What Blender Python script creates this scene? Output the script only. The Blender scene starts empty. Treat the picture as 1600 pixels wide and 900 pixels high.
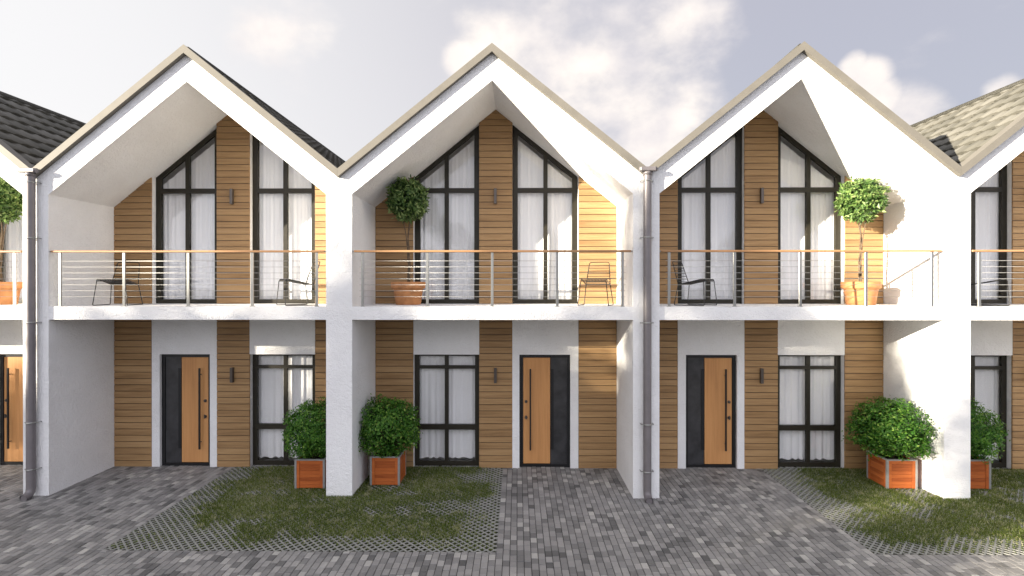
import bpy, math, random
from mathutils import Vector, Matrix, noise
import numpy as np
R = math.radians
scene = bpy.context.scene
col = scene.collection
random.seed(7)

# ------------------------------------------------------------------ camera, world, sun, exposure
cam = bpy.data.cameras.new('camera'); camo = bpy.data.objects.new('camera', cam); col.objects.link(camo)
camo.location = (0.407, -8.481, 3.425)
camo.rotation_euler = (R(90 - 0.104), R(0.0), R(0.611))
cam.sensor_width = 36.0; cam.lens = 815.0 / 1600 * 36
cam.clip_start = 0.05; cam.clip_end = 2000
scene.camera = camo
SUN_TO = Vector((-1.9, -1.0, 0.425)).normalized()
ELEV = math.asin(SUN_TO.z)
sun = bpy.data.lights.new('sun', 'SUN'); suno = bpy.data.objects.new('sun', sun); col.objects.link(suno)
suno.rotation_euler = SUN_TO.to_track_quat('Z', 'Y').to_euler()
sun.energy = 5.0; sun.angle = R(0.5); sun.color = (1.0, 0.90, 0.73)
AZ = math.atan2(SUN_TO.x, SUN_TO.y)
SKY = 0.05
vs = scene.view_settings
vs.view_transform = 'Standard'; vs.look = 'None'; vs.gamma = 1; vs.use_curve_mapping = False
vs.exposure = 1.93

def N(nt, t, **kw):
    n = nt.nodes.new(t)
    for k, v in kw.items():
        if k.startswith('i_'):
            key = k[2:]
            key = int(key) if key.isdigit() else key.replace('_', ' ')
            n.inputs[key].default_value = v
        else: setattr(n, k, v)
    return n

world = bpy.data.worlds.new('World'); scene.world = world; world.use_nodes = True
def build_world():
    nt = world.node_tree; nt.nodes.clear(); L = nt.links.new
    out = N(nt, 'ShaderNodeOutputWorld'); bg = N(nt, 'ShaderNodeBackground'); bg.inputs[1].default_value = SKY
    L(bg.outputs[0], out.inputs[0])
    sky = N(nt, 'ShaderNodeTexSky', sky_type='NISHITA'); sky.sun_disc = False
    sky.sun_elevation = ELEV; sky.sun_rotation = AZ; sky.air_density = 1.0; sky.dust_density = 2.0; sky.ozone_density = 1.0
    tc = N(nt, 'ShaderNodeTexCoord')
    def math_(op, a, b=None, clamp=False):
        m = N(nt, 'ShaderNodeMath', operation=op, use_clamp=clamp)
        for i, s in enumerate((a, b)):
            if s is None: continue
            if isinstance(s, (int, float)): m.inputs[i].default_value = s
            else: L(s, m.inputs[i])
        return m.outputs[0]
    mp = N(nt, 'ShaderNodeMapping'); mp.inputs['Scale'].default_value = (1, 1, 1.6); L(tc.outputs['Generated'], mp.inputs[0])
    n1 = N(nt, 'ShaderNodeTexNoise', i_Scale=6.5, i_Detail=9.0, i_Roughness=0.54); L(mp.outputs[0], n1.inputs['Vector'])
    n2 = N(nt, 'ShaderNodeTexNoise', i_Scale=2.2, i_Detail=5.0, i_Roughness=0.5); L(mp.outputs[0], n2.inputs['Vector'])
    # cloud banks placed by direction (azimuth right of +Y, elevation, radius)
    best = None
    for (u, v, rad, amp) in [(905, 120, 8.5, 1.0), (800, 130, 6.0, .95), (990, 130, 7.5, .9), (900, 60, 5.0, .8), (1030, 240, 5.0, 1.2), (722, 95, 1.7, 1.25), (760, 120, 3, 1.0), (870, 200, 9, .75),
                             (1345, 125, 1.6, 1.15), (1330, 105, 1.0, 1.2), (1370, 160, 1.5, 1.05), (1420, 185, 2.4, .8), (1560, 140, 1.1, 1.0), (430, 10, 6, .45)]:
        d = Vector(((u - 809) / 815, 1, (448.5 - v) / 815)).normalized()
        d.rotate(Matrix.Rotation(0.0, 3, 'Z'))
        dp = N(nt, 'ShaderNodeVectorMath', operation='DOT_PRODUCT'); dp.inputs[1].default_value = d
        nv = N(nt, 'ShaderNodeVectorMath', operation='NORMALIZE'); L(tc.outputs['Generated'], nv.inputs[0]); L(nv.outputs[0], dp.inputs[0])
        mr = N(nt, 'ShaderNodeMapRange'); mr.inputs[1].default_value = math.cos(R(rad * 1.5)); mr.inputs[2].default_value = math.cos(R(rad * .3)); mr.inputs[4].default_value = amp
        L(dp.outputs['Value'], mr.inputs[0])
        best = mr.outputs[0] if best is None else math_('MAXIMUM', best, mr.outputs[0])
    # everywhere behind the viewer, broken cloud from the big noise
    sep = N(nt, 'ShaderNodeSeparateXYZ'); L(tc.outputs['Generated'], sep.inputs[0])
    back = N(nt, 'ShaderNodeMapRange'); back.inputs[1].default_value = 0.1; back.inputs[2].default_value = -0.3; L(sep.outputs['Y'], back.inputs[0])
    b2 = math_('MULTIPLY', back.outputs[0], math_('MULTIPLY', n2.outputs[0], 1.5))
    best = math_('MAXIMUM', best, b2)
    dens = math_('ADD', math_('MULTIPLY', best, 0.74), math_('MULTIPLY', math_('SUBTRACT', n1.outputs[0], 0.5), 1.9))
    cl = N(nt, 'ShaderNodeMapRange', interpolation_type='SMOOTHSTEP'); cl.inputs[1].default_value = 0.14; cl.inputs[2].default_value = 0.92; L(dens, cl.inputs[0])
    # cloud colour: creamy bright to mauve grey by a shifted noise
    n3 = N(nt, 'ShaderNodeTexNoise', i_Scale=9.0, i_Detail=6.0, i_Roughness=.5)
    mp3 = N(nt, 'ShaderNodeMapping'); mp3.inputs['Location'].default_value = (3, 1, .7); L(tc.outputs['Generated'], mp3.inputs[0]); L(mp3.outputs[0], n3.inputs['Vector'])
    cr = N(nt, 'ShaderNodeValToRGB'); L(n3.outputs[0], cr.inputs[0])
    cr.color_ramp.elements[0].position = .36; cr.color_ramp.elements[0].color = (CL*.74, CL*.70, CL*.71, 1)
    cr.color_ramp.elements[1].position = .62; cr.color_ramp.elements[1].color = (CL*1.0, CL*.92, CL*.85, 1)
    # thin high veil: brighter and warmer towards the sun's side, grey-mauve high up, bluer low on the right
    side = N(nt, 'ShaderNodeMapRange', interpolation_type='SMOOTHSTEP'); side.inputs[1].default_value = -0.75; side.inputs[2].default_value = 0.5
    L(sep.outputs['X'], side.inputs[0])
    vr = N(nt, 'ShaderNodeValToRGB'); L(side.outputs[0], vr.inputs[0])
    e = vr.color_ramp.elements
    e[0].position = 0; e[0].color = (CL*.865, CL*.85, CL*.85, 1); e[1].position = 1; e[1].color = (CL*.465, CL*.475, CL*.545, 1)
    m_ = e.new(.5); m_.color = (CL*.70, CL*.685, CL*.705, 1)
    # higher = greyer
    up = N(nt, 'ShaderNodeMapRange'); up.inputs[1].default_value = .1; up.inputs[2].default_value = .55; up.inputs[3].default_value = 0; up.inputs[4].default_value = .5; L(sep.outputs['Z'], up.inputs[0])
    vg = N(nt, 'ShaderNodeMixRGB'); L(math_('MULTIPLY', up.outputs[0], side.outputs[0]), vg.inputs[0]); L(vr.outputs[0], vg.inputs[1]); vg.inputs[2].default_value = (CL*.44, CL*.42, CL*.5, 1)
    veil = N(nt, 'ShaderNodeMixRGB'); veil.inputs[0].default_value = .9; L(sky.outputs[0], veil.inputs[1]); L(vg.outputs[0], veil.inputs[2])
    mx = N(nt, 'ShaderNodeMixRGB'); L(cl.outputs[0], mx.inputs[0]); L(veil.outputs[0], mx.inputs[1]); L(cr.outputs[0], mx.inputs[2])
    # unseen sky behind the viewer is scaled up and cooled as added fill light
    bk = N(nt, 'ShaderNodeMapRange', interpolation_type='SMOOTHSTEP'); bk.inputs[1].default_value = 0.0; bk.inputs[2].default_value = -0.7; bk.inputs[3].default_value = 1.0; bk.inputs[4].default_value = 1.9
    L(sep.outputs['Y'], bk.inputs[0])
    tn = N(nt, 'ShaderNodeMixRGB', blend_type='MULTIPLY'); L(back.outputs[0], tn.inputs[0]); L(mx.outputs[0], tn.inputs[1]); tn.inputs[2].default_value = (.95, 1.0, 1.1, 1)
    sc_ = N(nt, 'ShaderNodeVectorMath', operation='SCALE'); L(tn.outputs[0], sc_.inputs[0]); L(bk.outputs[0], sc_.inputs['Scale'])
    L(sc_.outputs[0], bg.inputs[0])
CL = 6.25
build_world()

# ------------------------------------------------------------------ helpers
class MB:
    def __init__(s): s.v = []; s.f = []; s.r = []; s.sm = []
    def face(s, pts, r=None, smooth=False):
        b = len(s.v); s.v += [tuple(p) for p in pts]; s.f.append(tuple(range(b, b + len(pts)))); s.r.append(random.random() if r is None else r); s.sm.append(smooth)
    def poly(s, pts, faces, r=None, smooth=False):
        b = len(s.v); s.v += [tuple(p) for p in pts]; r = random.random() if r is None else r
        for f in faces: s.f.append(tuple(b + i for i in f)); s.r.append(r); s.sm.append(smooth)
    def box(s, x0, x1, y0, y1, z0, z1, r=None, bev=0.0):
        if bev > 0:
            b = bev; pts = []; 
            for (ix, iy, iz) in [(a, c, d) for a in (0, 1) for c in (0, 1) for d in (0, 1)]:
                X = (x0, x1)[ix]; Y = (y0, y1)[iy]; Z = (z0, z1)[iz]; sx = b if ix == 0 else -b; sy = b if iy == 0 else -b; sz = b if iz == 0 else -b
                pts += [(X, Y + sy, Z + sz), (X + sx, Y, Z + sz), (X + sx, Y + sy, Z)]
            I = lambda ix, iy, iz, k: (ix * 4 + iy * 2 + iz) * 3 + k
            F = []
            F += [(I(0,0,0,0), I(0,0,1,0), I(0,1,1,0), I(0,1,0,0)), (I(1,0,0,0), I(1,1,0,0), I(1,1,1,0), I(1,0,1,0))]
            F += [(I(0,0,0,1), I(1,0,0,1), I(1,0,1,1), I(0,0,1,1)), (I(0,1,0,1), I(0,1,1,1), I(1,1,1,1), I(1,1,0,1))]
            F += [(I(0,0,0,2), I(0,1,0,2), I(1,1,0,2), I(1,0,0,2)), (I(0,0,1,2), I(1,0,1,2), I(1,1,1,2), I(0,1,1,2))]
            for a in (0, 1):
                for c in (0, 1):
                    F.append((I(a,c,0,0), I(a,c,1,0), I(a,c,1,1), I(a,c,0,1)))
                    F.append((I(a,0,c,0), I(a,1,c,0), I(a,1,c,2), I(a,0,c,2)))
                    F.append((I(0,a,c,1), I(1,a,c,1), I(1,a,c,2), I(0,a,c,2)))
            for a in (0, 1):
                for c in (0, 1):
                    for d in (0, 1): F.append((I(a,c,d,0), I(a,c,d,1), I(a,c,d,2)))
            s.poly(pts, F, r); return s
        p = [(x0,y0,z0),(x1,y0,z0),(x1,y1,z0),(x0,y1,z0),(x0,y0,z1),(x1,y0,z1),(x1,y1,z1),(x0,y1,z1)]
        s.poly(p, [(0,3,2,1),(4,5,6,7),(0,1,5,4),(1,2,6,5),(2,3,7,6),(3,0,4,7)], r); return s
    def prism(s, xz, y0, y1, r=None, caps=True):
        n = len(xz); p = [(x, y0, z) for x, z in xz] + [(x, y1, z) for x, z in xz]
        F = [(i, (i + 1) % n, n + (i + 1) % n, n + i) for i in range(n)]
        if caps: F += [tuple(range(n)), tuple(range(2 * n - 1, n - 1, -1))]
        s.poly(p, F, r); return s
    def tube(s, path, rad, n=8, r=None, cap=True):
        path = [Vector(p) for p in path]; m = len(path)
        rads = rad if isinstance(rad, (list, tuple)) else [rad] * m
        b = len(s.v); rr = random.random() if r is None else r
        up = None
        for i, p in enumerate(path):
            t = (path[min(i + 1, m - 1)] - path[max(i - 1, 0)]).normalized()
            if up is None:
                up = Vector((0, 0, 1)) if abs(t.z) < .9 else Vector((1, 0, 0))
            a = t.cross(up).normalized(); c = a.cross(t).normalized(); up = c
            for k in range(n):
                th = 2 * math.pi * k / n; q = p + (a * math.cos(th) + c * math.sin(th)) * rads[i]; s.v.append(tuple(q))
        for i in range(m - 1):
            for k in range(n):
                s.f.append((b + i * n + k, b + i * n + (k + 1) % n, b + (i + 1) * n + (k + 1) % n, b + (i + 1) * n + k)); s.r.append(rr); s.sm.append(True)
        if cap:
            s.f.append(tuple(b + k for k in range(n - 1, -1, -1))); s.r.append(rr); s.sm.append(False)
            s.f.append(tuple(b + (m - 1) * n + k for k in range(n))); s.r.append(rr); s.sm.append(False)
        return s
    def lathe(s, prof, n=32, c=(0, 0, 0), r=None):
        b = len(s.v); rr = random.random() if r is None else r
        for (ra, z) in prof:
            for k in range(n):
                th = 2 * math.pi * k / n; s.v.append((c[0] + ra * math.cos(th), c[1] + ra * math.sin(th), c[2] + z))
        for i in range(len(prof) - 1):
            for k in range(n):
                s.f.append((b + i * n + k, b + i * n + (k + 1) % n, b + (i + 1) * n + (k + 1) % n, b + (i + 1) * n + k)); s.r.append(rr); s.sm.append(True)
        return s
    def build(s, name, mat, parent=None, fix=True):
        me = bpy.data.meshes.new(name); me.from_pydata(s.v, [], s.f)
        me.polygons.foreach_set('use_smooth', s.sm)
        at = me.attributes.new('rnd', 'FLOAT', 'FACE'); at.data.foreach_set('value', s.r)
        me.materials.append(mat); me.update()
        if fix and len(s.f) < 60000:
            import bmesh
            bm = bmesh.new(); bm.from_mesh(me); bmesh.ops.recalc_face_normals(bm, faces=bm.faces); bm.to_mesh(me); bm.free()
        o = bpy.data.objects.new(name, me); col.objects.link(o)
        if parent: o.parent = parent
        return o
def empty(name, loc=(0, 0, 0), rz=0.0, parent=None):
    o = bpy.data.objects.new(name, None); col.objects.link(o); o.location = loc; o.rotation_euler = (0, 0, rz); o.empty_display_size = .2
    if parent: o.parent = parent
    return o
def tag(o, label=None, cat=None, group=None, kind=None):
    for k, v in (('label', label), ('category', cat), ('group', group), ('kind', kind)):
        if v: o[k] = v
    return o
def kids(o): return list(o.children)
def copy_tree(o, parent=None):
    c = o.copy(); col.objects.link(c); c.parent = parent
    for ch in kids(o): copy_tree(ch, c)
    return c
def clip(poly, a, b, c):     # keep a*x+b*z<=c
    out = []
    for i in range(len(poly)):
        p, q = poly[i], poly[(i + 1) % len(poly)]
        dp = a * p[0] + b * p[1] - c; dq = a * q[0] + b * q[1] - c
        if dp <= 0: out.append(p)
        if (dp < 0 < dq) or (dq < 0 < dp):
            t = dp / (dp - dq); out.append((p[0] + (q[0] - p[0]) * t, p[1] + (q[1] - p[1]) * t))
    return out

# ------------------------------------------------------------------ materials
def new_mat(name):
    m = bpy.data.materials.new(name); m.use_nodes = True; nt = m.node_tree
    b = nt.nodes['Principled BSDF']; return m, nt, b, nt.links.new
def ramp(nt, fac, stops):
    r = N(nt, 'ShaderNodeValToRGB'); e = r.color_ramp.elements
    e[0].position, e[0].color = stops[0][0], (*stops[0][1], 1); e[1].position, e[1].color = stops[-1][0], (*stops[-1][1], 1)
    for p, c in stops[1:-1]: x = e.new(p); x.color = (*c, 1)
    nt.links.new(fac, r.inputs[0]); return r.outputs[0]
def coords(nt, scale=(1, 1, 1), world=False, loc=None):
    mp = N(nt, 'ShaderNodeMapping'); mp.inputs['Scale'].default_value = scale
    if world: src = N(nt, 'ShaderNodeNewGeometry').outputs['Position']
    else: src = N(nt, 'ShaderNodeTexCoord').outputs['Object']
    nt.links.new(src, mp.inputs[0])
    return mp
def bump(nt, b, h, strength, dist):
    bp = N(nt, 'ShaderNodeBump'); bp.inputs['Strength'].default_value = strength; bp.inputs['Distance'].default_value = dist
    nt.links.new(h, bp.inputs['Height']); nt.links.new(bp.outputs[0], b.inputs['Normal']); return bp
def noise_(nt, vec, scale, detail=4, rough=.5):
    n = N(nt, 'ShaderNodeTexNoise'); n.inputs['Scale'].default_value = scale; n.inputs['Detail'].default_value = detail; n.inputs['Roughness'].default_value = rough
    nt.links.new(vec, n.inputs['Vector']); return n.outputs[0]

def mat_stucco():
    m, nt, b, L = new_mat('white_stucco')
    w = coords(nt, world=True).outputs[0]
    a = noise_(nt, w, 42, 4, .65); c = noise_(nt, w, 14, 4, .6); big = noise_(nt, w, 1.1, 5, .6)
    col_ = ramp(nt, big, [(.3, (.76, .755, .75)), (.65, (.84, .84, .838))])
    # small trowel flecks
    st = noise_(nt, coords(nt, (24, 24, 60), world=True).outputs[0], 1, 4, .7)
    mx = N(nt, 'ShaderNodeMixRGB', blend_type='MULTIPLY'); mx.inputs[0].default_value = 1
    L(col_, mx.inputs[1]); L(ramp(nt, st, [(.28, (.86, .855, .85)), (.42, (1, 1, 1))]), mx.inputs[2]); L(mx.outputs[0], b.inputs['Base Color'])
    ad = N(nt, 'ShaderNodeMath', operation='ADD'); L(a, ad.inputs[0]); L(c, ad.inputs[1])
    bump(nt, b, ad.outputs[0], .8, .02); b.inputs['Roughness'].default_value = .9; b.inputs['Specular IOR Level'].default_value = .2
    return m
def mat_wood(name, stops, grain=(2.2, 30, 34), rough=.55, bmp=.25, pv=.30, spec=.3):
    m, nt, b, L = new_mat(name)
    at = N(nt, 'ShaderNodeAttribute', attribute_name='rnd')
    mp = coords(nt, grain); 
    cx = N(nt, 'ShaderNodeCombineXYZ'); 
    ml = N(nt, 'ShaderNodeMath', operation='MULTIPLY'); ml.inputs[1].default_value = 47.0; L(at.outputs['Fac'], ml.inputs[0])
    L(ml.outputs[0], cx.inputs[0]); L(ml.outputs[0], cx.inputs[2]); L(cx.outputs[0], mp.inputs['Location'])
    g = noise_(nt, mp.outputs[0], 1.0, 6, .62)
    mp2 = coords(nt, tuple(v * .22 for v in grain)); L(cx.outputs[0], mp2.inputs['Location'])
    g2 = noise_(nt, mp2.outputs[0], 1.0, 3, .5)
    s1 = N(nt, 'ShaderNodeMath', operation='MULTIPLY_ADD'); L(at.outputs['Fac'], s1.inputs[0]); s1.inputs[1].default_value = pv; 
    s2 = N(nt, 'ShaderNodeMath', operation='MULTIPLY_ADD'); L(g, s2.inputs[0]); s2.inputs[1].default_value = .75; s2.inputs[2].default_value = -.28
    L(s2.outputs[0], s1.inputs[2])
    s3 = N(nt, 'ShaderNodeMath', operation='MULTIPLY_ADD'); L(g2, s3.inputs[0]); s3.inputs[1].default_value = .5; L(s1.outputs[0], s3.inputs[2])
    L(ramp(nt, s3.outputs[0], stops), b.inputs['Base Color'])
    bump(nt, b, g, bmp, .004); b.inputs['Roughness'].default_value = rough; b.inputs['Specular IOR Level'].default_value = spec
    return m
def mat_plain(name, c, rough=.5, metal=0.0, spec=.5, var=.12, scale=20, bmp=0.0, dist=.002):
    m, nt, b, L = new_mat(name)
    n = noise_(nt, coords(nt).outputs[0], scale, 5, .6)
    L(ramp(nt, n, [(.3, tuple(x * (1 - var) for x in c)), (.7, tuple(min(1, x * (1 + var)) for x in c))]), b.inputs['Base Color'])
    b.inputs['Roughness'].default_value = rough; b.inputs['Metallic'].default_value = metal; b.inputs['Specular IOR Level'].default_value = spec
    if bmp: bump(nt, b, n, bmp, dist)
    return m
def mat_attr(name, stops, rough=.7, spec=.3, world=True, nscale=3, namp=.3, bmp=.3, bscale=60, dist=.004):
    m, nt, b, L = new_mat(name)
    at = N(nt, 'ShaderNodeAttribute', attribute_name='rnd')
    w = coords(nt, world=world).outputs[0]
    n = noise_(nt, w, nscale, 4, .6); f = noise_(nt, w, bscale, 4, .65)
    s = N(nt, 'ShaderNodeMath', operation='MULTIPLY_ADD'); L(n, s.inputs[0]); s.inputs[1].default_value = namp
    o = N(nt, 'ShaderNodeMath', operation='SUBTRACT'); L(at.outputs['Fac'], o.inputs[0]); o.inputs[1].default_value = namp * .5; L(o.outputs[0], s.inputs[2])
    s2 = N(nt, 'ShaderNodeMath', operation='MULTIPLY_ADD'); L(f, s2.inputs[0]); s2.inputs[1].default_value = .35
    o2 = N(nt, 'ShaderNodeMath', operation='SUBTRACT'); L(s.outputs[0], o2.inputs[0]); o2.inputs[1].default_value = .17; L(o2.outputs[0], s2.inputs[2])
    L(ramp(nt, s2.outputs[0], stops), b.inputs['Base Color'])
    if bmp: bump(nt, b, f, bmp, dist)
    b.inputs['Roughness'].default_value = rough; b.inputs['Specular IOR Level'].default_value = spec
    return m
def mat_leaf(name, stops, rough=.45, trans=.35):
    m, nt, b, L = new_mat(name)
    at = N(nt, 'ShaderNodeAttribute', attribute_name='rnd'); c = ramp(nt, at.outputs['Fac'], stops)
    L(c, b.inputs['Base Color']); b.inputs['Roughness'].default_value = rough; b.inputs['Specular IOR Level'].default_value = .35
    tr = N(nt, 'ShaderNodeBsdfTranslucent'); L(c, tr.inputs[0]); mx = N(nt, 'ShaderNodeMixShader'); mx.inputs[0].default_value = trans
    L(b.outputs[0], mx.inputs[1]); L(tr.outputs[0], mx.inputs[2]); L(mx.outputs[0], nt.nodes['Material Output'].inputs[0])
    return m
def mat_glass():
    m, nt, b, L = new_mat('window_glass'); nt.nodes.remove(b)
    t = N(nt, 'ShaderNodeBsdfTransparent'); t.inputs[0].default_value = (.995, .995, .995, 1)
    g = N(nt, 'ShaderNodeBsdfGlossy'); g.inputs['Roughness'].default_value = .01
    ge = N(nt, 'ShaderNodeNewGeometry'); dt = N(nt, 'ShaderNodeVectorMath', operation='DOT_PRODUCT'); L(ge.outputs['Normal'], dt.inputs[0]); L(ge.outputs['Incoming'], dt.inputs[1])
    def mm(op, a, b=None, c=None):
        q = N(nt, 'ShaderNodeMath', operation=op)
        for i, v in enumerate((a, b, c)):
            if v is None: continue
            if isinstance(v, (int, float)): q.inputs[i].default_value = v
            else: L(v, q.inputs[i])
        return q
    fr = mm('MULTIPLY_ADD', mm('POWER', mm('SUBTRACT', 1.0, mm('ABSOLUTE', dt.outputs['Value']).outputs[0]).outputs[0], 5.0).outputs[0], .93, .045)
    n = noise_(nt, coords(nt, world=True).outputs[0], 1.3, 2, .5); bp = N(nt, 'ShaderNodeBump'); bp.inputs['Strength'].default_value = .04; bp.inputs['Distance'].default_value = .05
    L(n, bp.inputs['Height']); L(bp.outputs[0], g.inputs['Normal'])
    mx = N(nt, 'ShaderNodeMixShader'); L(fr.outputs[0], mx.inputs[0]); L(t.outputs[0], mx.inputs[1]); L(g.outputs[0], mx.inputs[2])
    L(mx.outputs[0], nt.nodes['Material Output'].inputs[0]); return m
def mat_curtain():
    m, nt, b, L = new_mat('curtain_cloth')
    n = noise_(nt, coords(nt, (30, 30, 1), world=True).outputs[0], 1, 3, .5)
    L(ramp(nt, n, [(.3, (.93, .93, .935)), (.7, (.95, .95, .95))]), b.inputs['Base Color']); b.inputs['Roughness'].default_value = .9; b.inputs['Specular IOR Level'].default_value = .1
    tr = N(nt, 'ShaderNodeBsdfTranslucent'); tr.inputs[0].default_value = (.85, .85, .85, 1); mx = N(nt, 'ShaderNodeMixShader'); mx.inputs[0].default_value = .15
    L(b.outputs[0], mx.inputs[1]); L(tr.outputs[0], mx.inputs[2]); L(mx.outputs[0], nt.nodes['Material Output'].inputs[0]); return m

M = {}
M['stucco'] = mat_stucco()
M['clad'] = mat_wood('oak_cladding', [(.05, (.15, .08, .032)), (.32, (.28, .165, .073)), (.6, (.375, .232, .108)), (.9, (.45, .30, .155))], pv=.22)
M['doorwood'] = mat_wood('warm_door_veneer', [(.1, (.36, .165, .06)), (.5, (.53, .26, .098)), (.95, (.63, .34, .14))], grain=(26, 20, 1.6), rough=.4, bmp=.1)
M['boxwood'] = mat_wood('red_cedar', [(.1, (.20, .045, .013)), (.5, (.40, .105, .027)), (.95, (.52, .16, .045))], grain=(3, 3, 40), rough=.55, bmp=.15, spec=.15)
M['handrail'] = mat_wood('oiled_handrail_wood', [(.1, (.24, .13, .06)), (.5, (.38, .21, .10)), (.95, (.48, .29, .15))], grain=(2, 30, 30), rough=.4, bmp=.1)
M['zinc'] = mat_plain('zinc_edging', (.26, .26, .25), .5, .2, var=.1)
M['steel'] = mat_plain('brushed_steel', (.33, .33, .315), .38, 0.9, var=.06)
M['cable'] = mat_plain('steel_cable', (.42, .42, .41), .4, .7, var=.04)
M['pipe'] = mat_plain('galvanised_pipe', (.17, .155, .16), .45, .25, var=.1, scale=6)
M['fascia'] = mat_plain('beige_barge_board', (.15, .139, .12), .6, 0, .3, var=.08, scale=4, bmp=.1)
M['dark'] = mat_plain('dark_bronze_frame', (.022, .019, .012), .45, 0, .3, var=.15)
M['black'] = mat_plain('black_metal', (.012, .012, .013), .35, .2, .5, var=.1)
M['slate'] = mat_plain('charcoal_panel', (.032, .032, .034), .32, 0, .5, var=.45, scale=5, bmp=.1)
M['lamp'] = mat_plain('lamp_casing', (.10, .085, .075), .35, .5, .5)
M['glass'] = mat_glass(); M['curtain'] = mat_curtain()
M['room'] = mat_plain('room_plaster', (.8, .79, .78), .9, 0, .2)
M['slab'] = mat_plain('balcony_screed', (.62, .61, .60), .75, 0, .3, var=.08, scale=8)
M['tile'] = mat_attr('roof_tile', [(0, (.085, .082, .070)), (.5, (.115, .11, .094)), (1, (.145, .139, .122))], rough=.6, nscale=2, namp=.4, bmp=.25, bscale=40)
M['paver'] = mat_attr('concrete_paver', [(0, (.10, .098, .096)), (.35, (.195, .19, .184)), (.7, (.29, .28, .268)), (1, (.43, .415, .385))], rough=.62, nscale=.8, namp=.6, bmp=.5, bscale=90, dist=.003)
M['joint'] = mat_plain('joint_sand', (.035, .033, .03), .95, 0, .1, var=.3, scale=60)
M['lattice'] = mat_plain('lattice_concrete', (.25, .25, .23), .85, 0, .2, var=.2, scale=25, bmp=.3)
M['soil'] = mat_plain('soil', (.026, .028, .012), .95, 0, .1, var=.5, scale=30, bmp=.6, dist=.02)
M['terracotta'] = mat_plain('terracotta', (.44, .20, .08), .75, 0, .3, var=.25, scale=7, bmp=.2)
M['chair'] = mat_plain('chair_wire', (.02, .02, .02), .4, .3, .5)
M['bark'] = mat_plain('bark', (.13, .095, .065), .9, 0, .1, var=.35, scale=30, bmp=.6, dist=.01)
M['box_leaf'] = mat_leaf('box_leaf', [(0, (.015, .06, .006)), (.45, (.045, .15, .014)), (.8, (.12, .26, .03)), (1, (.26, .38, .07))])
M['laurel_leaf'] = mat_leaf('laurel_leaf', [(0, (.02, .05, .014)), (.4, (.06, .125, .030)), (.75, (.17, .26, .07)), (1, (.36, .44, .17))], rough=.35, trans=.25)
M['tree_leaf'] = mat_leaf('tree_leaf', [(0, (.02, .045, .012)), (.5, (.05, .09, .025)), (1, (.10, .15, .04))])
M['grass'] = mat_leaf('grass_blade', [(0, (.04, .065, .010)), (.4, (.11, .155, .020)), (.75, (.17, .21, .035)), (.88, (.34, .33, .16)), (1, (.46, .45, .28))], rough=.6, trans=.3)

# ------------------------------------------------------------------ ground
XO = -0.006; D = 1.3825; SL = 0.8065; ZA = 6.787; W = 2.287
GR = [(-5.0, 0.13), (4.99, 10.12)]; GY0, GY1 = -1.745, 1.50
g = MB(); g.face([(-900, -900, -.05), (900, -900, -.05), (900, 900, -.05), (-900, 900, -.05)])
tag(g.build('ground', M['joint']), kind='structure')
def paving():
    mb = MB(); pw, pl = .09, .135; rnd = random.Random(3)
    x = -13.01; i = 0
    while x < 13.5:
        off = rnd.uniform(0, pl); y = -5.6 + off - pl; 
        while y < 1.6:
            y0, y1 = y, y + pl; x0, x1 = x, x + pw
            segs = [(y0, y1)]
            for a, b in GR:
                if x1 > a + .001 and x0 < b - .001 and y1 > GY0:
                    if x0 < a - .001: x1 = a
                    elif x1 > b + .001: x0 = b
                    else:
                        segs = [(y0, min(y1, GY0))] if y0 < GY0 else []
            if y1 > 1.52: segs = [(y0, 1.52)] if y0 < 1.5 else []
            for a_, b_ in segs:
                if b_ - a_ < .014 or x1 - x0 < .018: continue
                g_ = .0036; t = rnd.gauss(0, .0014); c = min(1, max(0, rnd.gauss(.48, .21)))
                q = .004
                A = [(x0 + g_, a_ + g_), (x1 - g_, a_ + g_), (x1 - g_, b_ - g_), (x0 + g_, b_ - g_)]
                Bq = [(x0 + g_ + q, a_ + g_ + q), (x1 - g_ - q, a_ + g_ + q), (x1 - g_ - q, b_ - g_ - q), (x0 + g_ + q, b_ - g_ - q)]
                tx, ty = rnd.gauss(0, .008), rnd.gauss(0, .006)
                zz = lambda p: t + (p[0] - x0) * tx + (p[1] - a_) * ty
                pts = [(p[0], p[1], -.02) for p in A] + [(p[0], p[1], -.004 + zz(p)) for p in A] + [(p[0], p[1], zz(p)) for p in Bq]
                mb.poly(pts, [(8, 9, 10, 11)] + [(4 + k, 4 + (k + 1) % 4, 8 + (k + 1) % 4, 8 + k) for k in range(4)] + [(k, (k + 1) % 4, 4 + (k + 1) % 4, 4 + k) for k in range(4)], c)
            y += pl
        x += pw; i += 1
    return mb.build('paved_driveway', M['paver'], fix=False)
tag(paving(), kind='structure')
# street behind the viewer
M['asphalt'] = mat_plain('asphalt', (.06, .06, .062), .9, 0, .3, var=.2, scale=40)
s = MB(); s.face([(-120, -60, -.02), (120, -60, -.02), (120, -5.6, -.02), (-120, -5.6, -.02)]); tag(s.build('street', M['asphalt']), kind='structure')
# joint bed under pavers
s = MB(); s.face([(-13, -5.6, -.012), (13.5, -5.6, -.012), (13.5, 1.6, -.012), (-13, 1.6, -.012)]); tag(s.build('paving_bed', M['joint']), kind='structure')
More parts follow.
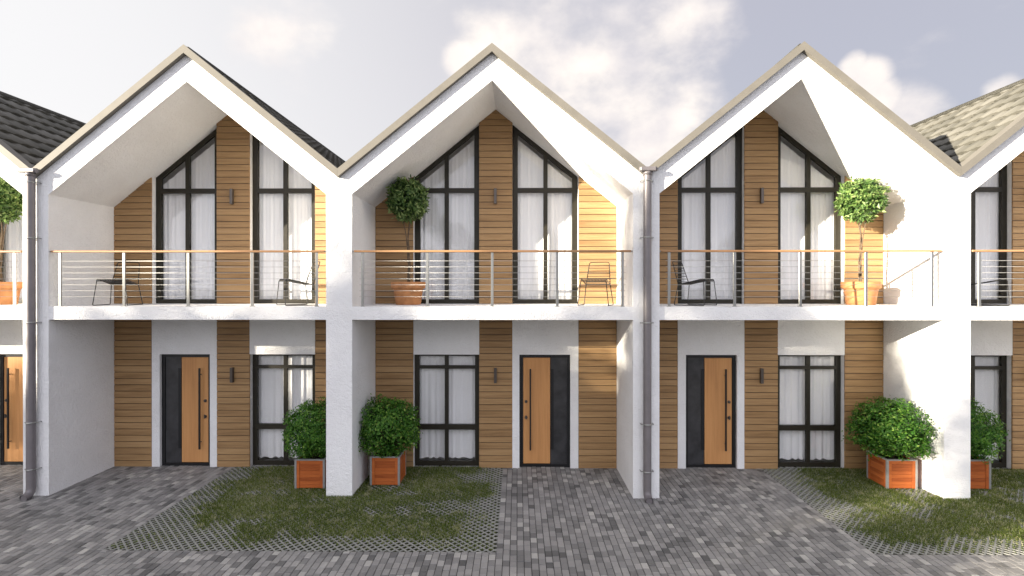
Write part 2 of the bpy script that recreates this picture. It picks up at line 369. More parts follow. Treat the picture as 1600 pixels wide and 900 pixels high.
# grass grid: concrete lattice cells
def lattice(x0, x1):
    mb = MB(); p = .1075; w = .0105; zt = .002; zb = -.011; h = zt
    def bar(ax, ay, bx, by):
        dx, dy = bx - ax, by - ay; l = math.hypot(dx, dy)
        if l < .03: return
        nx, ny = -dy / l * w, dx / l * w
        q = [(ax + nx, ay + ny), (ax - nx, ay - ny), (bx - nx, by - ny), (bx + nx, by + ny)]
        q2 = [(a * .0 + (ax + nx * .6 if i == 0 else ax - nx * .6 if i == 1 else bx - nx * .6 if i == 2 else bx + nx * .6), (ay + ny * .6 if i == 0 else ay - ny * .6 if i == 1 else by - ny * .6 if i == 2 else by + ny * .6)) for i, (a, b) in enumerate(q)]
        pts = [(a, b, zb) for a, b in q] + [(a, b, h - .003) for a, b in q] + [(a, b, h) for a, b in q2]
        mb.poly(pts, [(8, 9, 10, 11)] + [(k, (k + 1) % 4, 4 + (k + 1) % 4, 4 + k) for k in range(4)] + [(4 + k, 4 + (k + 1) % 4, 8 + (k + 1) % 4, 8 + k) for k in range(4)])
    for sgn, hh in ((1, .002), (-1, .0035)):
        h = hh
        n0 = int(-(GY1 - GY0) / p) - 2; n1 = int((x1 - x0) / p) + int((GY1 - GY0) / p) + 2
        for i in range(n0, n1):
            if sgn == 1:      # y - GY0 = x - c
                c = x0 + i * p; xa = max(x0, c); xb = min(x1, c + GY1 - GY0)
                if xb > xa: bar(xa, GY0 + xa - c, xb, GY0 + xb - c)
            else:             # y - GY0 = c - x
                c = x0 + i * p; xa = max(x0, c - (GY1 - GY0)); xb = min(x1, c)
                if xb > xa: bar(xa, GY0 + c - xa, xb, GY0 + c - xb)
    return mb
for a, b in GR:
    tag(lattice(a, b).build('grass_grid', M['lattice'], fix=False), kind='structure')
    s = MB(); s.face([(a, GY0, -.008), (b, GY0, -.008), (b, GY1, -.008), (a, GY1, -.008)]); tag(s.build('lawn_soil', M['soil']), kind='structure')
def grass(x0, x1, seed, n):
    mb = MB(); rnd = random.Random(seed)
    cnt = 0
    while cnt < n:
        x = rnd.uniform(x0 + .03, x1 - .03); y = rnd.uniform(GY0 + .04, GY1 - .1)
        e = min((x - x0) / .8, (x1 - x) / .5, (y - GY0) / .6, 1.0); e = max(0, min(1, e))
        nn = noise.noise(Vector((x * 1.1, y * 1.3, seed))) * .9 + noise.noise(Vector((x * 4, y * 4, seed + 5))) * .6
        pr = max(.10, min(1, e * 1.0 + .02 + nn * .95))
        if rnd.random() > pr: continue
        # keep blades in the cells where sparse
        u = ((x - x0 - (y - GY0)) / .1075) % 1; v = ((x - x0 + (y - GY0)) / .1075) % 1
        if pr < .75 and (min(u, 1 - u) < .16 or min(v, 1 - v) < .16): continue
        L_ = rnd.uniform(.012, .032) * (.6 + pr * .9); th = rnd.uniform(0, 6.28); le = rnd.uniform(.2, 1.0) * L_
        wd = rnd.uniform(.0025, .0045); dx, dy = math.cos(th), math.sin(th)
        tz = L_ * .85
        patch = noise.noise(Vector((x * .9 + 9, y * .9, seed))) * .3
        r = min(1, max(0, rnd.gauss(.42 + patch, .2))); 
        if rnd.random() < .10 + .15 * max(0, patch * 2): r = rnd.uniform(.88, 1)
        if noise.noise(Vector((x * 6, y * 6, 3))) > .28 and rnd.random() < .5: r = rnd.uniform(.8, 1)
        mb.poly([(x - dy * wd, y + dx * wd, -.006), (x + dy * wd, y - dx * wd, -.006), (x + dx * le * .5 + dy * wd * .7, y + dy * le * .5 - dx * wd * .7, tz * .65), (x + dx * le * .5 - dy * wd * .7, y + dy * le * .5 + dx * wd * .7, tz * .65), (x + dx * le * 1.2, y + dy * le * 1.2, tz)],
                [(0, 1, 2, 3), (3, 2, 4)], r)
        cnt += 1
    return mb
for k, (a, b) in enumerate(GR):
    tag(grass(a, b, 11 + k * 7, 95000).build('grass', M['grass'], fix=False), 'short patchy grass growing through the %s concrete lattice beside the %s' % (('left', 'middle front door') if k == 0 else ('right', 'right-hand white pier')), 'grass', kind='stuff')

# ------------------------------------------------------------------ townhouses
def soffit(x): return ZA - SL * abs(x)
def boards(x0, x1, z0, z1, roof):
    mb = MB(); rnd = random.Random(int(x0 * 100) + int(z0 * 10) + 50)
    pitch = .1205; z = z0
    while z < z1 - .01:
        zt = min(z + pitch - .0095, z1)
        cuts = [x0]
        cuts.append(x1)
        for a, b in zip(cuts[:-1], cuts[1:]):
            p = [(a + .001, z), (b - .001, z), (b - .001, zt), (a + .001, zt)]
            if roof:
                p = clip(p, SL, 1, ZA - .004); p = clip(p, -SL, 1, ZA - .004)
            if len(p) >= 3:
                j = rnd.uniform(0, .003)
                # bevel by insetting the front
                cx = sum(q[0] for q in p) / len(p); cz = sum(q[1] for q in p) / len(p); n = len(p)
                ins = [(q[0] + (.003 if q[0] < cx else -.003) * (0 if abs(q[0] - cx) < .001 else 1), q[1] + (.004 if q[1] < cz else -.004)) for q in p]
                pts = [(q[0], D + .03, q[1]) for q in p] + [(q[0], D + .004 + j, q[1]) for q in p] + [(q[0], D + j, q[1]) for q in ins]
                mb.poly(pts, [(i, (i + 1) % n, n + (i + 1) % n, n + i) for i in range(n)] + [(n + i, n + (i + 1) % n, 2 * n + (i + 1) % n, 2 * n + i) for i in range(n)] + [tuple(range(2 * n, 3 * n))], rnd.random())
        z += pitch
    p = [(x0 + .002, z0), (x1 - .002, z0), (x1 - .002, z1), (x0 + .002, z1)]
    if roof:
        p = clip(p, SL, 1, ZA - .006); p = clip(p, -SL, 1, ZA - .006)
    return mb, MB().prism(p, D + .019, D + .026, 0.0)
def rect_clip(x0, x1, z0, z1, roof):
    p = [(x0, z0), (x1, z0), (x1, z1), (x0, z1)]
    if roof: p = clip(p, SL, 1, ZA - roof); p = clip(p, -SL, 1, ZA - roof)
    return p
def curtain(x0, x1, z0, z1, roof, seed, wavy_hem=False):
    mb = MB(); rnd = random.Random(seed); ph = [rnd.uniform(0, 6.28) for _ in range(5)]
    n = int((x1 - x0) / .008); cols = []
    f1 = rnd.uniform(36, 42)
    for i in range(n + 1):
        x = x0 + (x1 - x0) * i / n
        wob = .35 * math.sin(x * 6 + ph[0]) + .5 * math.sin(x * 15 + ph[1])
        amp = .010 * (.75 + .35 * math.sin(x * 9 + ph[2]))
        zt = min(z1, ZA - SL * abs(x) - roof) if roof else z1
        row = []
        for j in range(5):
            t = j / 4; y = 1.615 + amp * (.7 + .5 * (1 - t)) * math.sin(x * f1 + wob * 2.2 + .25 * math.sin(t * 3 + ph[3])) + .003 * math.sin(x * 83 + ph[4])
            zb = z0 + (.012 * math.sin(x * f1 + wob * 2.2 + 1.2) if wavy_hem else 0)
            row.append((x, y, zb + (zt - zb) * t))
        cols.append(row)
    b = len(mb.v)
    for row in cols: mb.v += row
    for i in range(n):
        for j in range(4):
            a = b + i * 5 + j; mb.f.append((a, a + 5, a + 6, a + 1)); mb.r.append(.5); mb.sm.append(True)
    return mb
def tiles(sgn):
    """interlocking wavy tiles of one slope; y from 0.02 to 9"""
    mb = MB(); ex = .34; tw = .30; Ls = math.hypot(2.5, 2.5 * SL); ny_ = int(9 / tw) * 8
    c = math.atan(SL); cosr, sinr = math.cos(c), math.sin(c); rnd = random.Random(5)
    nc = int(Ls / ex) + 1; off = Ls - nc * ex
    def P(w, y, h):
        x = w * cosr + h * sinr * 1; z = 7.30 - w * sinr + h * cosr
        return (sgn * x, y, z)
    for k in range(nc):
        w0 = max(0, off + k * ex); w1 = min(off + (k + 1) * ex + .02, Ls)
        b = len(mb.v)
        for i in range(ny_ + 1):
            y = .02 + i * tw / 8; ph = (y / tw + (.5 if k % 2 else 0)) % 1
            wave = .010 * math.sin(2 * math.pi * ph) + .004 * math.sin(4 * math.pi * ph)
            step = .012 if ph > .93 else 0
            mb.v += [P(w0, y, wave + .0), P(w1, y, wave + .034 + step), P(w1, y, wave - .01)]
        trnd = {}
        for i in range(ny_):
            r = trnd.setdefault(int((.02 + i * tw / 8) / tw + (.5 if k % 2 else 0)), rnd.random())
            a = b + i * 3
            mb.f.append((a, a + 1, a + 4, a + 3)); mb.r.append(r); mb.sm.append(True)
            mb.f.append((a + 1, a + 2, a + 5, a + 4)); mb.r.append(r); mb.sm.append(False)
    # ridge cap
    mb.tube([(0, .02, 7.315), (0, 9, 7.315)], .055, 10)
    return mb

def make_house(m, even):
    """m=+1: front door to the right of the middle pillar; -1 mirrored"""
    root = empty('townhouse')
    # shell
    sh = MB(); zv = 5.205; za = 7.222; Y1 = 1.62
    def pr(poly, y0=0, y1=Y1): sh.prism(poly, y0, y1, .5)
    # one welded U-shaped outline, extruded
    o = [(-2.5, -.03), (-W, -.03), (-W, ZA - SL * W), (0, ZA), (W, ZA - SL * W), (W, -.03), (2.5, -.03), (2.5, zv), (0, za), (-2.5, zv)]
    n = len(o); pts = [(x, 0, z) for x, z in o] + [(x, Y1, z) for x, z in o]
    F = [(0, 1, 2, 9), (9, 2, 3, 8), (8, 3, 4, 7), (7, 4, 5, 6)]
    F += [tuple(n + i for i in reversed(f)) for f in F]
    F += [(i + 1, i, n + i, n + i + 1) for i in range(5)]   # inner faces + feet
    F += [(7, 8, n + 8, n + 7), (8, 9, n + 9, n + 8)]
    sh.poly(pts, F, .5)
    sh.build('wall', M['stucco'], root, fix=False)
    # inner wall pieces round openings
    iw = MB()
    for sx in (-1, 1):
        def bx(a, b, y0, y1, z0, z1):
            lo, hi = (a, b) if sx > 0 else (-b, -a); iw.box(lo, hi, y0, min(y1, 1.575), z0, z1)
        p = [(sx * 1.562, -.02), (sx * W, -.02), (sx * W, 2.895), (sx * 1.562, 2.895)]; iw.prism(p, D + .028, 1.575)
        p = [(sx * 1.562, 3.1), (sx * W, 3.1), (sx * W, soffit(W)), (sx * 1.562, soffit(1.562))]; iw.prism(p, D + .028, 1.575)
        bx(.3125, 1.562, D + .006, 1.575, 2.145, 2.895)
    iw.box(-.3125, .3125, D + .028, 1.575, -.02, 2.895)
    iw.prism([(-.3125, 3.1), (.3125, 3.1), (.3125, soffit(.3125)), (0, ZA), (-.3125, soffit(.3125))], D + .028, 1.575)
    # piers beside the door
    for a, b in ((.3125, .448), (1.412, 1.562)):
        lo, hi = (a, b) if m > 0 else (-b, -a); iw.box(lo, hi, D + .006, 1.575, -.02, 2.145)
    iw.build('inner_wall', M['stucco'], root)
    # balcony slab
    s = MB(); s.box(-W, W, 0.004, 1.615, 2.891, 3.106); s.build('balcony_slab', M['stucco'], root)
    # closed rooms behind
    rm = MB()
    rm.box(-2.49, 2.49, 1.60, 4.2, -.01, 2.89); rm.box(-2.49, 2.49, 1.63, 4.2, 3.1, 5.15)
    rm.f = [f for i, f in enumerate(rm.f) if i % 6 != 2]; rm.r = rm.r[:len(rm.f)]; rm.sm = rm.sm[:len(rm.f)]
    # attic part
    rm.prism([(-2.49, 5.16), (2.49, 5.16), (0, 7.1)], 1.63, 4.2)
    k_ = [i for i, f in enumerate(rm.f) if not (len(f) == 3 and abs(rm.v[f[0]][1] - 1.63) < .01)]
    rm.f = [rm.f[i] for i in k_]; rm.r = [rm.r[i] for i in k_]; rm.sm = [rm.sm[i] for i in k_]
    # drop the attic floor and the room ceiling so that the upper room is one space
    def flat(f, z): return all(abs(rm.v[i][2] - z) < .02 for i in f)
    k_ = [i for i, f in enumerate(rm.f) if not (flat(f, 5.16) or flat(f, 5.15))]
    rm.f = [rm.f[i] for i in k_]; rm.r = [rm.r[i] for i in k_]; rm.sm = [rm.sm[i] for i in k_]
    rm.build('room', M['room'], root, fix=False)
    # cladding
    for (a, b) in ((-W + .001, -1.565), (-.315, .315), (1.565, W - .001)):
        for zz in ((.0, 2.889, 0), (3.11, 6.9, 1)):
            bd_, bk_ = boards(a, b, *zz); cl_ = bd_.build('cladding', M['clad'], root); bk_.build('backing', M['black'], cl_)
    # roof
    rf = MB()
    for sx in (-1, 1):
        rf.prism([(0, 7.26), (sx * 2.498, 7.26 - SL * 2.498), (sx * 2.498, 7.225 - SL * 2.498), (0, 7.225)], .0, 9.0)
    roof = rf.build('roof', M['pipe'], root)
    for sx in (-1, 1):
        tiles(sx).build('roof_tiles', M['tile'], roof, fix=True)
    bb = MB(); T0, T1 = 7.222, 7.358
    for sx in (-1, 1):
        bb.prism([(0, T1), (sx * 2.499, T1 - SL * 2.499), (sx * 2.499, T0 - SL * 2.499), (0, T0)], -.083, -.003 + (.0))
        bb.prism([(0, T1 - .0), (sx * 2.499, T1 - SL * 2.499), (sx * 2.499, T1 - .045 - SL * 2.499), (0, T1 - .045)], -.003, .09)
    bb.build('barge_board', M['fascia'], root)
    # house back and body sides
    bd = MB(); bd.prism([(-2.49, 0), (2.49, 0), (2.49, 5.2), (0, 7.21), (-2.49, 5.2)], 8.8, 8.9); bd.box(-2.495, -2.485, 1.62, 8.8, 0, 5.19); bd.box(2.485, 2.495, 1.62, 8.8, 0, 5.19)
    bd.build('rear_wall', M['stucco'], root)
    # windows ---------------------------------------------------------
    YF0, YF1 = 1.50, 1.56
    def window(sx, upper):
        w = empty('window', parent=root)
        a, b = .318, 1.556
        mid = .947
        fr = MB()
        def P(x0, x1, z0, z1, roof=0, y0=YF0, y1=YF1):
            p = rect_clip(x0, x1, z0, z1, roof); p = [(sx * x, z) for x, z in p]; fr.prism(p, y0, y1)
        if upper:
            P(a, a + .1, 3.108, 6.9, .002); P(b - .1, b, 3.108, 6.9, .002); P(mid - .04, mid + .04, 3.18, 6.9, .05, YF0 + .003, YF1 - .003)
            P(a + .1, b - .1, 3.108, 3.19, 0); P(a + .1, b - .1, 5.232, 5.322, 0, YF0 + .0015, YF1 - .0015)
            t = .098
            fr.prism([(sx * (a + .1), soffit(a + .1) - .002), (sx * (b - .1), soffit(b - .1) - .002), (sx * (b - .1), soffit(b - .1) - t), (sx * (a + .1), soffit(a + .1) - t)], YF0 + .001, YF1 - .001)
        else:
            P(a, a + .085, -.01, 2.143); P(b - .085, b, -.01, 2.143); P(mid - .036, mid + .036, .09, 2.108, 0, YF0 + .002, YF1 - .002)
            P(a + .085, b - .085, -.01, .09); P(a + .085, b - .085, 2.106, 2.143)
            P(a + .085, b - .085, 1.862, 1.922, 0, YF0 - .004, YF1 - .004); P(a + .085, b - .085, .693, .792, 0, YF0 - .004, YF1 - .004)
        fr.build('frame', M['dark'], w)
        pn = MB(); p = rect_clip(a + .05, b - .05, 3.15 if upper else .05, 6.9 if upper else 2.12, .05 if upper else 0); pn.prism([(sx * x, z) for x, z in p], 1.530, 1.536)
        pn.build('pane', M['glass'], w)
        x0, x1 = (a - .22, b + .32) if sx > 0 else (-b - .32, -a + .22)
        curtain(x0, x1, (3.11 if upper else .115), (6.9 if upper else 2.5), .17 if upper else 0, 3 + sx + (7 if upper else 0), not upper).build('curtain', M['curtain'], w, fix=False)
        return w
    window(-1, True); window(1, True); window(-m, False)
    # door --------------------------------------------------------------
    dr = empty('door', parent=root)
    X = lambda a, b: (a, b) if m > 0 else (-b, -a)
    y0 = 1.45
    f = MB()
    f.box(*X(.448, .512), y0, y0 + .1, -.005, 2.15); f.box(*X(1.352, 1.412), y0, y0 + .1, -.005, 2.15); f.box(*X(.512, 1.352), y0, y0 + .1, 2.083, 2.15); f.box(*X(.512, 1.352), y0 + .0, y0 + .1, -.005, .055)
    f.build('frame', M['black'], dr)
    lf = MB(); lf.box(*X(.520, 1.034), y0 + .012, y0 + .07, .062, 2.078, .55, .003); leaf = lf.build('door_leaf', M['doorwood'], dr)
    sp = MB(); sp.box(*X(1.044, 1.352), y0 + .02, y0 + .07, .055, 2.083, .5); sp.build('side_panel', M['slate'], dr)
    gs = MB(); gs.box(*X(1.040, 1.098), y0 + .008, y0 + .03, .33, 1.874); gs.build('glass_strip', M['black'], dr)
    hd = MB(); hx = .655 * m
    hd.box(hx - .014, hx + .014, y0 - .062, y0 - .038, .33, 1.875)
    for hz in (.46, 1.75): hd.tube([(hx, y0 - .04, hz), (hx, y0 + .012, hz)], .009, 8)
    hd.build('handle', M['black'], dr)
    for hz, rr in ((1.245, .028), (.942, .028)):
        lk = MB(); lx = .575 * m
        lk.tube([(lx, y0 + .012, hz), (lx, y0 - .006, hz)], rr, 20); lk.tube([(lx, y0 - .006, hz), (lx, y0 - .022, hz)], rr * .55, 14)
        if hz < 1.1: lk.box(lx - .010, lx + .010, y0 - .03, y0 - .02, hz - .03, hz + .045)
        lk.build('lock', M['lamp'], dr)
    # wall lamps
    for z0, z1 in ((1.62, 1.894), (5.0, 5.28)):
        lp = MB(); lp.box(-.031, .019, D - .062, D + .003, z0, z1, .5, .002); lp.box(-.026, .014, D - .056, D - .004, z0 - .004, z1 + .004, .5)
        lp.build('wall_lamp', M['lamp'], root)
    # railing
    rl = empty('railing', parent=root)
    for px in (-2.122, -1.061, 0, 1.061, 2.122):
        p = MB(); p.box(px - .021, px + .021, .022, .032, 3.11, 3.992, .5, .0015); p.box(px - .03, px + .03, .012, .07, 3.104, 3.114, .5); p.box(px - .021, px + .021, .034, .044, 3.11, 3.992, .5, .0015); p.build('post', M['steel'], rl)
    hr = MB(); hr.box(-W + .03, W - .03, -.0, .062, 3.993, 4.026, None, .006); hr.build('handrail', M['handrail'], rl)
    for i in range(7):
        z = 3.266 + i * .0977; c = MB(); c.tube([(-W + .11, .033, z), (W - .11, .033, z)], .0034, 6); c.build('cable', M['cable'], rl)
    for sx in (-1, 1):
        for z in (3.99,):
            br = MB(); br.tube([(sx * (W - .04), .03, z + .018), (sx * (W + .004), .03, z + .018)], .012, 8); br.build('bracket', M['steel'], rl)
    # downpipe
    if even:
        px = 2.497; py = -.084
        dp = MB(); dp.tube([(px, py, 5.27), (px, py, .16), (px, py - .01, .10), (px, py - .05, .055), (px, py - .13, .035)], .064, 20, cap=False); dp.tube([(px, py - .12, .036), (px, py - .128, .036)], .052, 16)
        pipe = dp.build('downpipe', M['pipe'], root)
        hp = MB()
        hp.box(px - .125, px + .125, -.165, -.086, 5.275, 5.345, .5, .012)
        hp.tube([(px - .14, -.125, 5.31), (px + .14, -.125, 5.31)], .037, 18); hp.tube([(px, py, 5.29), (px, py, 5.22)], .070, 20)
        hp.build('rainwater_hopper', M['pipe'], pipe)
        for z in (5.13, 4.22, 2.85, 1.22, .46):
            cl = MB(); cl.tube([(px, py, z - .012), (px, py, z + .012)], .0675, 20); cl.box(px - .105, px + .105, py - .006, py + .006, z - .006, z + .006); 
            for s_ in (-1, 1): cl.tube([(px + s_ * .1, py, z), (px + s_ * .1, .004, z)], .007, 6)
            cl.build('pipe_clip', M['steel'], pipe)
    return root
hE = make_house(1, True); hO = make_house(-1, False)
H = {}
for k in (-2, -1, 0, 1, 2):
    if k == 0: h = hE
    elif k == -1: h = hO
    else: h = copy_tree(hE if k % 2 == 0 else hO)
    h.location = (5 * k + XO, 0, 0); H[k] = h
LAB = {-2: 'white gabled townhouse cut off by the left edge, dark brown tiled roof slope showing',
       -1: 'white gabled townhouse with two wire chairs on its balcony, front door on its left',
       0: 'middle white gabled townhouse, topiary pot at its left balcony end and door on its right',
       1: 'white gabled townhouse with sunlit topiary at its right balcony end, door on its left',
       2: 'white gabled townhouse cut off by the right edge, sunlit beige tiled roof slope showing'}
for k, h in H.items(): tag(h, LAB[k], 'house', 'row of gabled townhouses')

# ------------------------------------------------------------------ plants
def leaf_ball(rx, rz, n, size, seed, lump=.12, boxy=2.0, shell=.45, long_=2.0, clusters=0, cup=.15):
    mb = MB(); rnd = random.Random(seed)
    cl = []
    if clusters:
        for _ in range(clusters):
            d = Vector((rnd.gauss(0, 1), rnd.gauss(0, 1), rnd.gauss(0, 1))).normalized(); cl.append(d)
    for _ in range(n):
        if cl and rnd.random() < .85:
            d = (cl[rnd.randrange(len(cl))] + Vector((rnd.gauss(0, .13), rnd.gauss(0, .13), rnd.gauss(0, .13)))).normalized()
        else: d = Vector((rnd.gauss(0, 1), rnd.gauss(0, 1), rnd.gauss(0, 1))).normalized()
        e = 1 / (abs(d.x) ** boxy + abs(d.y) ** boxy + abs(d.z) ** boxy) ** (1 / boxy)
        lum = 1 + lump * noise.noise(d * 2.2 + Vector((seed, 0, 0))) * 1.6 + lump * .7 * noise.noise(d * 7 + Vector((0, seed, 0)))
        t = 1 - shell * (rnd.random() ** 2)
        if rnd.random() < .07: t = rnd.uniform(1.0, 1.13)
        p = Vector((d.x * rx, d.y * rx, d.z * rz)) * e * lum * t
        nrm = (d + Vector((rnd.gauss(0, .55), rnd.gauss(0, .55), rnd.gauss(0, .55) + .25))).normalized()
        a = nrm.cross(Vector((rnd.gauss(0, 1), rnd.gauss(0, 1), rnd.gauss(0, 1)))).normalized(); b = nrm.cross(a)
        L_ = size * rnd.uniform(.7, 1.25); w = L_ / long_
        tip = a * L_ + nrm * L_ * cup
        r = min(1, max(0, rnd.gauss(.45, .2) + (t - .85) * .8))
        mb.poly([p, p + a * L_ * .5 + b * w * .5 + nrm * L_ * .02, p + tip, p + a * L_ * .5 - b * w * .5 + nrm * L_ * .02], [(0, 1, 2, 3)], r)
    return mb
# buxus in cedar planter
def make_planter():
    root = empty('planter_box'); h = .51; s = .255
    for k in range(4):
        mb = MB(); 
        # frame + slats, built facing -y then rotated
        mb2 = MB(); t = .03
        mb2.box(-s + .032, -s + .08, -s, -s + t, .02, h - .012, None, .002); mb2.box(s - .08, s - .032, -s, -s + t, .02, h - .012, None, .002)
        z = .022; 
        while z < h - .03:
            mb2.box(-s + .082, s - .082, -s + .007, -s + t, z, min(z + .056, h - .012), None, .002); z += .0585
        c, sn = math.cos(k * math.pi / 2), math.sin(k * math.pi / 2)
        mb2.v = [(x * c - y * sn, x * sn + y * c, zz) for x, y, zz in mb2.v]
        mb2.build('side_panel', M['boxwood'], root)
        cp = MB(); q = s + .004
        cp.box(-q, -q + .036, -q, -q + .036, 0.0, h, None, .002); cp.v = [(x * c - y * sn, x * sn + y * c, zz) for x, y, zz in cp.v]
        cp.build('corner_post', M['zinc'], root)
    rm = MB(); q = s + .004
    for k in range(4):
        c, sn = math.cos(k * math.pi / 2), math.sin(k * math.pi / 2); m2 = MB()
        m2.box(-q + .036, q - .036, -q, -q + .034, h - .022, h + .002, None, .001); b = len(rm.v)
        rm.v += [(x * c - y * sn, x * sn + y * c, zz) for x, y, zz in m2.v]; rm.f += [tuple(b + i for i in f) for f in m2.f]; rm.r += m2.r; rm.sm += m2.sm
    rm.build('rim', M['zinc'], root)
    so = MB(); so.box(-s + .03, s - .03, -s + .03, s - .03, .3, h - .04); so.build('soil', M['soil'], root)
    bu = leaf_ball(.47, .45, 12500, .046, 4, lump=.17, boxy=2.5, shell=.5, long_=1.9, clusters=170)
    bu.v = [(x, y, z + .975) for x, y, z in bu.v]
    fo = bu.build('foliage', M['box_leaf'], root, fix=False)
    st = MB(); rnd = random.Random(2)
    for i in range(14):
        th = rnd.uniform(0, 6.28); e = rnd.uniform(.1, .36); st.tube([(0, 0, .44), (math.cos(th) * e * .4, math.sin(th) * e * .4, .62), (math.cos(th) * e, math.sin(th) * e, rnd.uniform(.85, 1.25))], [.014, .010, .004], 5)
    st.build('stem', M['bark'], root)
    return root
pl = make_planter()
PLS = [(-3.11, .555, 0, .95, .98, 'cedar planter with dark green box bush, left of the slim white pier'),
       (-1.875, .71, 1, 1.04, 1.0, 'cedar planter with dark green box bush beside the middle house window, right of the pier'),
       (6.905, .65, 2, 1.2, 1.0, 'sunlit cedar planter with wide box bush left of the right-hand white pier'),
       (8.13, .645, 3, 1.0, .97, 'cedar planter with box bush half hidden by the right-hand white pier')]
for i, (x, y, rot, sx, sz, lab) in enumerate(PLS):
    p = pl if i == 0 else copy_tree(pl)
    p.location = (x, y, 0)
    for ch in p.children:
        if ch.name.startswith('foliage'):
            ch.rotation_euler = (0, 0, rot * 1.57 + .3 * rot); ch.scale = (sx, sx, sz)
    tag(p, lab, 'planter', 'cedar planters with box bushes')

def make_topiary():
    root = empty('potted_topiary')
    pr = [(0, 0), (.215, 0), (.225, .012), (.262, .27), (.268, .285), (.30, .295), (.305, .31), (.308, .40), (.298, .412), (.275, .405), (.268, .36), (0, .355)]
    p = MB(); p.lathe(pr, 40); p.build('pot', M['terracotta'], root)
    so = MB(); so.lathe([(0, .366), (.27, .362)], 24); so.build('soil', M['soil'], root)
    st = MB(); rnd = random.Random(9)
    for k in range(3):
        a = k * 2.1; path = []; rr = []
        for i in range(15):
            t = i / 14; z = .36 + t * 1.35
            tw = a + t * 9; rad = .018 + (.12 * max(0, (t - .62) / .38) ** 1.3)
            path.append((rad * math.cos(tw if t < .62 else a + 5.58) + .015 * math.sin(t * 7), rad * math.sin(tw if t < .62 else a + 5.58), z)); rr.append(.014 - .007 * t)
        st.tube(path, rr, 7)
    st.build('trunk', M['bark'], root)
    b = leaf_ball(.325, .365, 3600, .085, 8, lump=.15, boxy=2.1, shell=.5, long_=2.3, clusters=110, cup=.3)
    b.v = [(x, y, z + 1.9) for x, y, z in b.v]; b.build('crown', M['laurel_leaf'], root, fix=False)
    return root
tp = make_topiary()
for i, (x, y, rz, lab) in enumerate([(-1.572, .95, 0, 'ball topiary in terracotta pot on the middle balcony, shaded'),
                                (6.535, .90, 2.0, 'ball topiary in terracotta pot on the right-hand balcony, brightly sunlit'),
                                (-8.98, .90, 4.1, 'ball topiary in terracotta pot cut off by the left edge')]):
    t = tp if i == 0 else copy_tree(tp)
    t.location = (x, y, 3.107); t.rotation_euler = (0, 0, rz); tag(t, lab, 'potted plant', 'topiary balls in terracotta pots')
    if i == 1:
        for ch in t.children:
            if ch.name.startswith('crown'): ch.scale = (1.06, 1.06, .98)

# ------------------------------------------------------------------ wire chairs
def make_chair():
    root = empty('wire_chair'); r = .0075; w = .215; F_, B_ = -.23, .22; zf, zb = .455, .362
    for s in (-1, 1):
        lg = MB(); lg.tube([(s * w, F_, zf - .03), (s * (w + .045), F_ - .03, .03), (s * (w + .045), F_ - .022, .009), (s * (w + .045), F_, .007), (s * (w + .045), B_ + .02, .007), (s * (w + .045), B_ + .045, .01), (s * (w + .043), B_ + .05, .03), (s * w, B_ - .0, zb)], r, 8)
        lg.build('leg', M['chair'], root)
    st = MB()
    st.tube([(-w, F_, zf - .035), (-w, F_ + .015, zf), (-w, B_, zb)], r, 8); st.tube([(w, F_, zf - .035), (w, F_ + .015, zf), (w, B_, zb)], r, 8)
    st.tube([(-w, F_, zf - .035), (w, F_, zf - .035)], r, 8); st.tube([(-w, B_, zb), (w, B_, zb)], r, 8)
    n = 17
    for i in range(1, n):
        x = -w + 2 * w * i / n
        st.tube([(x, F_, zf - .035), (x, F_ + .015, zf - .002), (x, 0, (zf + zb) / 2 - .008), (x, B_, zb)], .005, 6)
    st.build('seat', M['chair'], root)
    bk = MB(); zt = .765; yt = B_ + .13; wt = .175
    bk.tube([(-w, B_, zb), (-wt - .004, yt - .012, zt - .03), (-wt + .01, yt - .003, zt - .006), (-wt + .035, yt, zt), (wt - .035, yt, zt), (wt - .01, yt - .003, zt - .006), (wt + .004, yt - .012, zt - .03), (w, B_, zb)], r, 8)
    for i in range(1, 8):
        t = i / 8.2; y = B_ + (yt - B_) * t; z = zb + (zt - zb) * t; ww = w + (wt - w) * t
        bk.tube([(-ww, y, z), (-ww * .5, y + .014, z), (0, y + .018, z), (ww * .5, y + .014, z), (ww, y, z)], .0055, 6)
    bk.build('backrest', M['chair'], root)
    return root
ch = make_chair()
CH = [(-6.60, .60, 12, 'black wire chair at the left end of the two-chair balcony, facing the railing'),
      (-3.45, .58, -50, 'black wire chair at the right end of the two-chair balcony, before the window'),
      (1.77, .62, -19, 'black wire chair in front of sunlit cladding at the right end of the middle balcony'),
      (3.50, .60, 47, 'black wire chair before the left window of the balcony right of the downpipe'),
      (8.55, .62, 47, 'black wire chair partly hidden by the pier on the rightmost balcony')]
for i, (x, y, rz, lab) in enumerate(CH):
    c = ch if i == 0 else copy_tree(ch)
    c.location = (x, y, 3.107); c.rotation_euler = (0, 0, R(rz)); tag(c, lab, 'chair', 'black wire balcony chairs')

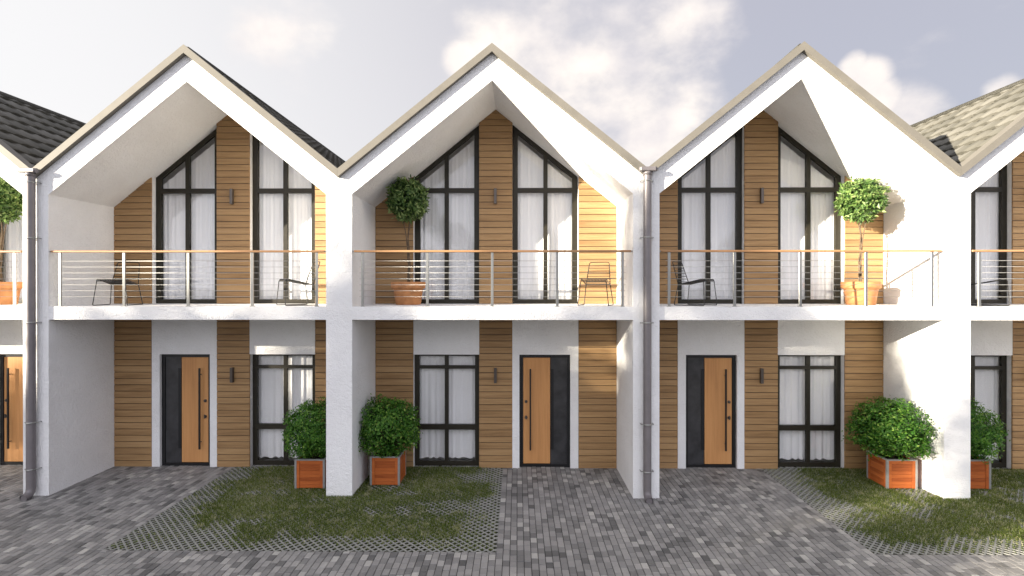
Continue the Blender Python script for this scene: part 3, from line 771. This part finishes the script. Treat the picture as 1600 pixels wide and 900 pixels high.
# ------------------------------------------------------------------ street trees behind the viewer (they shade the facades and show in the panes)
def make_tree():
    root = empty('street_tree')
    tr = MB(); rnd = random.Random(21)
    tr.tube([(0, 0, -.1), (.05, .02, 1.5), (.0, .05, 3.2), (.1, 0, 5.5), (.05, 0, 7.5)], [.22, .17, .14, .09, .03], 10)
    lobes = []
    for i in range(26):
        z = rnd.uniform(3.2, 8.6); th = i * 2.4; e = rnd.uniform(.5, 1) * (2.5 if z < 7 else 1.4)
        c = (math.cos(th) * e, math.sin(th) * e, z); lobes.append((c, rnd.uniform(.75, 1.25)))
        tr.tube([(.03, 0, z * .62), (c[0] * .5, c[1] * .5, z * .8 + .1), c], [.06, .035, .015], 6)
    tr.build('trunk', M['bark'], root)
    mb = MB()
    for c, r in lobes:
        for _ in range(330):
            d = Vector((rnd.gauss(0, 1), rnd.gauss(0, 1), rnd.gauss(0, .8))).normalized() * r * (rnd.random() ** .45)
            p = Vector(c) + d; n_ = Vector((rnd.gauss(0, 1), rnd.gauss(0, 1), rnd.gauss(0, 1))).normalized(); a = n_.orthogonal().normalized(); b = n_.cross(a); s_ = rnd.uniform(.08, .15)
            mb.poly([p - a * s_, p - b * s_ * .6, p + a * s_, p + b * s_ * .6], [(0, 1, 2, 3)], rnd.random())
    mb.build('crown', M['tree_leaf'], root, fix=False)
    return root
tree = make_tree()
# (facade x that the crown shades, facade height shaded, distance in front)
TR = [(-7.0, 2.1, 16.5, 0, 1), (-3.7, 3.4, 16, 1.0, .9), (1.2, 3.5, 17, 2.2, .9), (2.7, 3.3, 15.5, 3.1, .68), (-5.0, 2.2, 20, 4.0, 1), (8.6, 2.1, 16, 5.0, .5), (-11, 2.6, 17, .5, 1), (1.0, 1.9, 20, 5.5, 1),
      (2.95, 5.5, 18.5, .8, .52), (-2.7, 4.8, 18, 2.0, .3)]
WORDS = ['first', 'second', 'third', 'fourth', 'fifth', 'sixth', 'seventh', 'eighth', 'slim tall', 'slimmest']
for i, (fx, fz, dist, rz, wd) in enumerate(TR):
    t = tree if i == 0 else copy_tree(tree)
    top = fz + .425 * dist; sc = top / 9.75
    t.location = (fx - 1.9 * dist, -dist, 0); t.rotation_euler = (0, 0, rz); t.scale = (sc * wd, sc * wd, sc)
    tag(t, '%s leafy street tree across the street from the townhouses, out of frame' % WORDS[i], 'tree', 'street trees opposite the houses')
for i, (x, y, sc, rz) in enumerate([(-13, -27, .85, 1), (-5, -30, .95, 2), (3.5, -28, .8, 3), (10, -30, .9, 4), (17, -27, .85, 5)]):
    t = copy_tree(tree); t.location = (x, y, 0); t.rotation_euler = (0, 0, rz); t.scale = (sc, sc, sc)
    tag(t, '%s tree of the far row opposite the houses, out of frame, mirrored in the panes' % WORDS[i], 'tree', 'far row of trees')
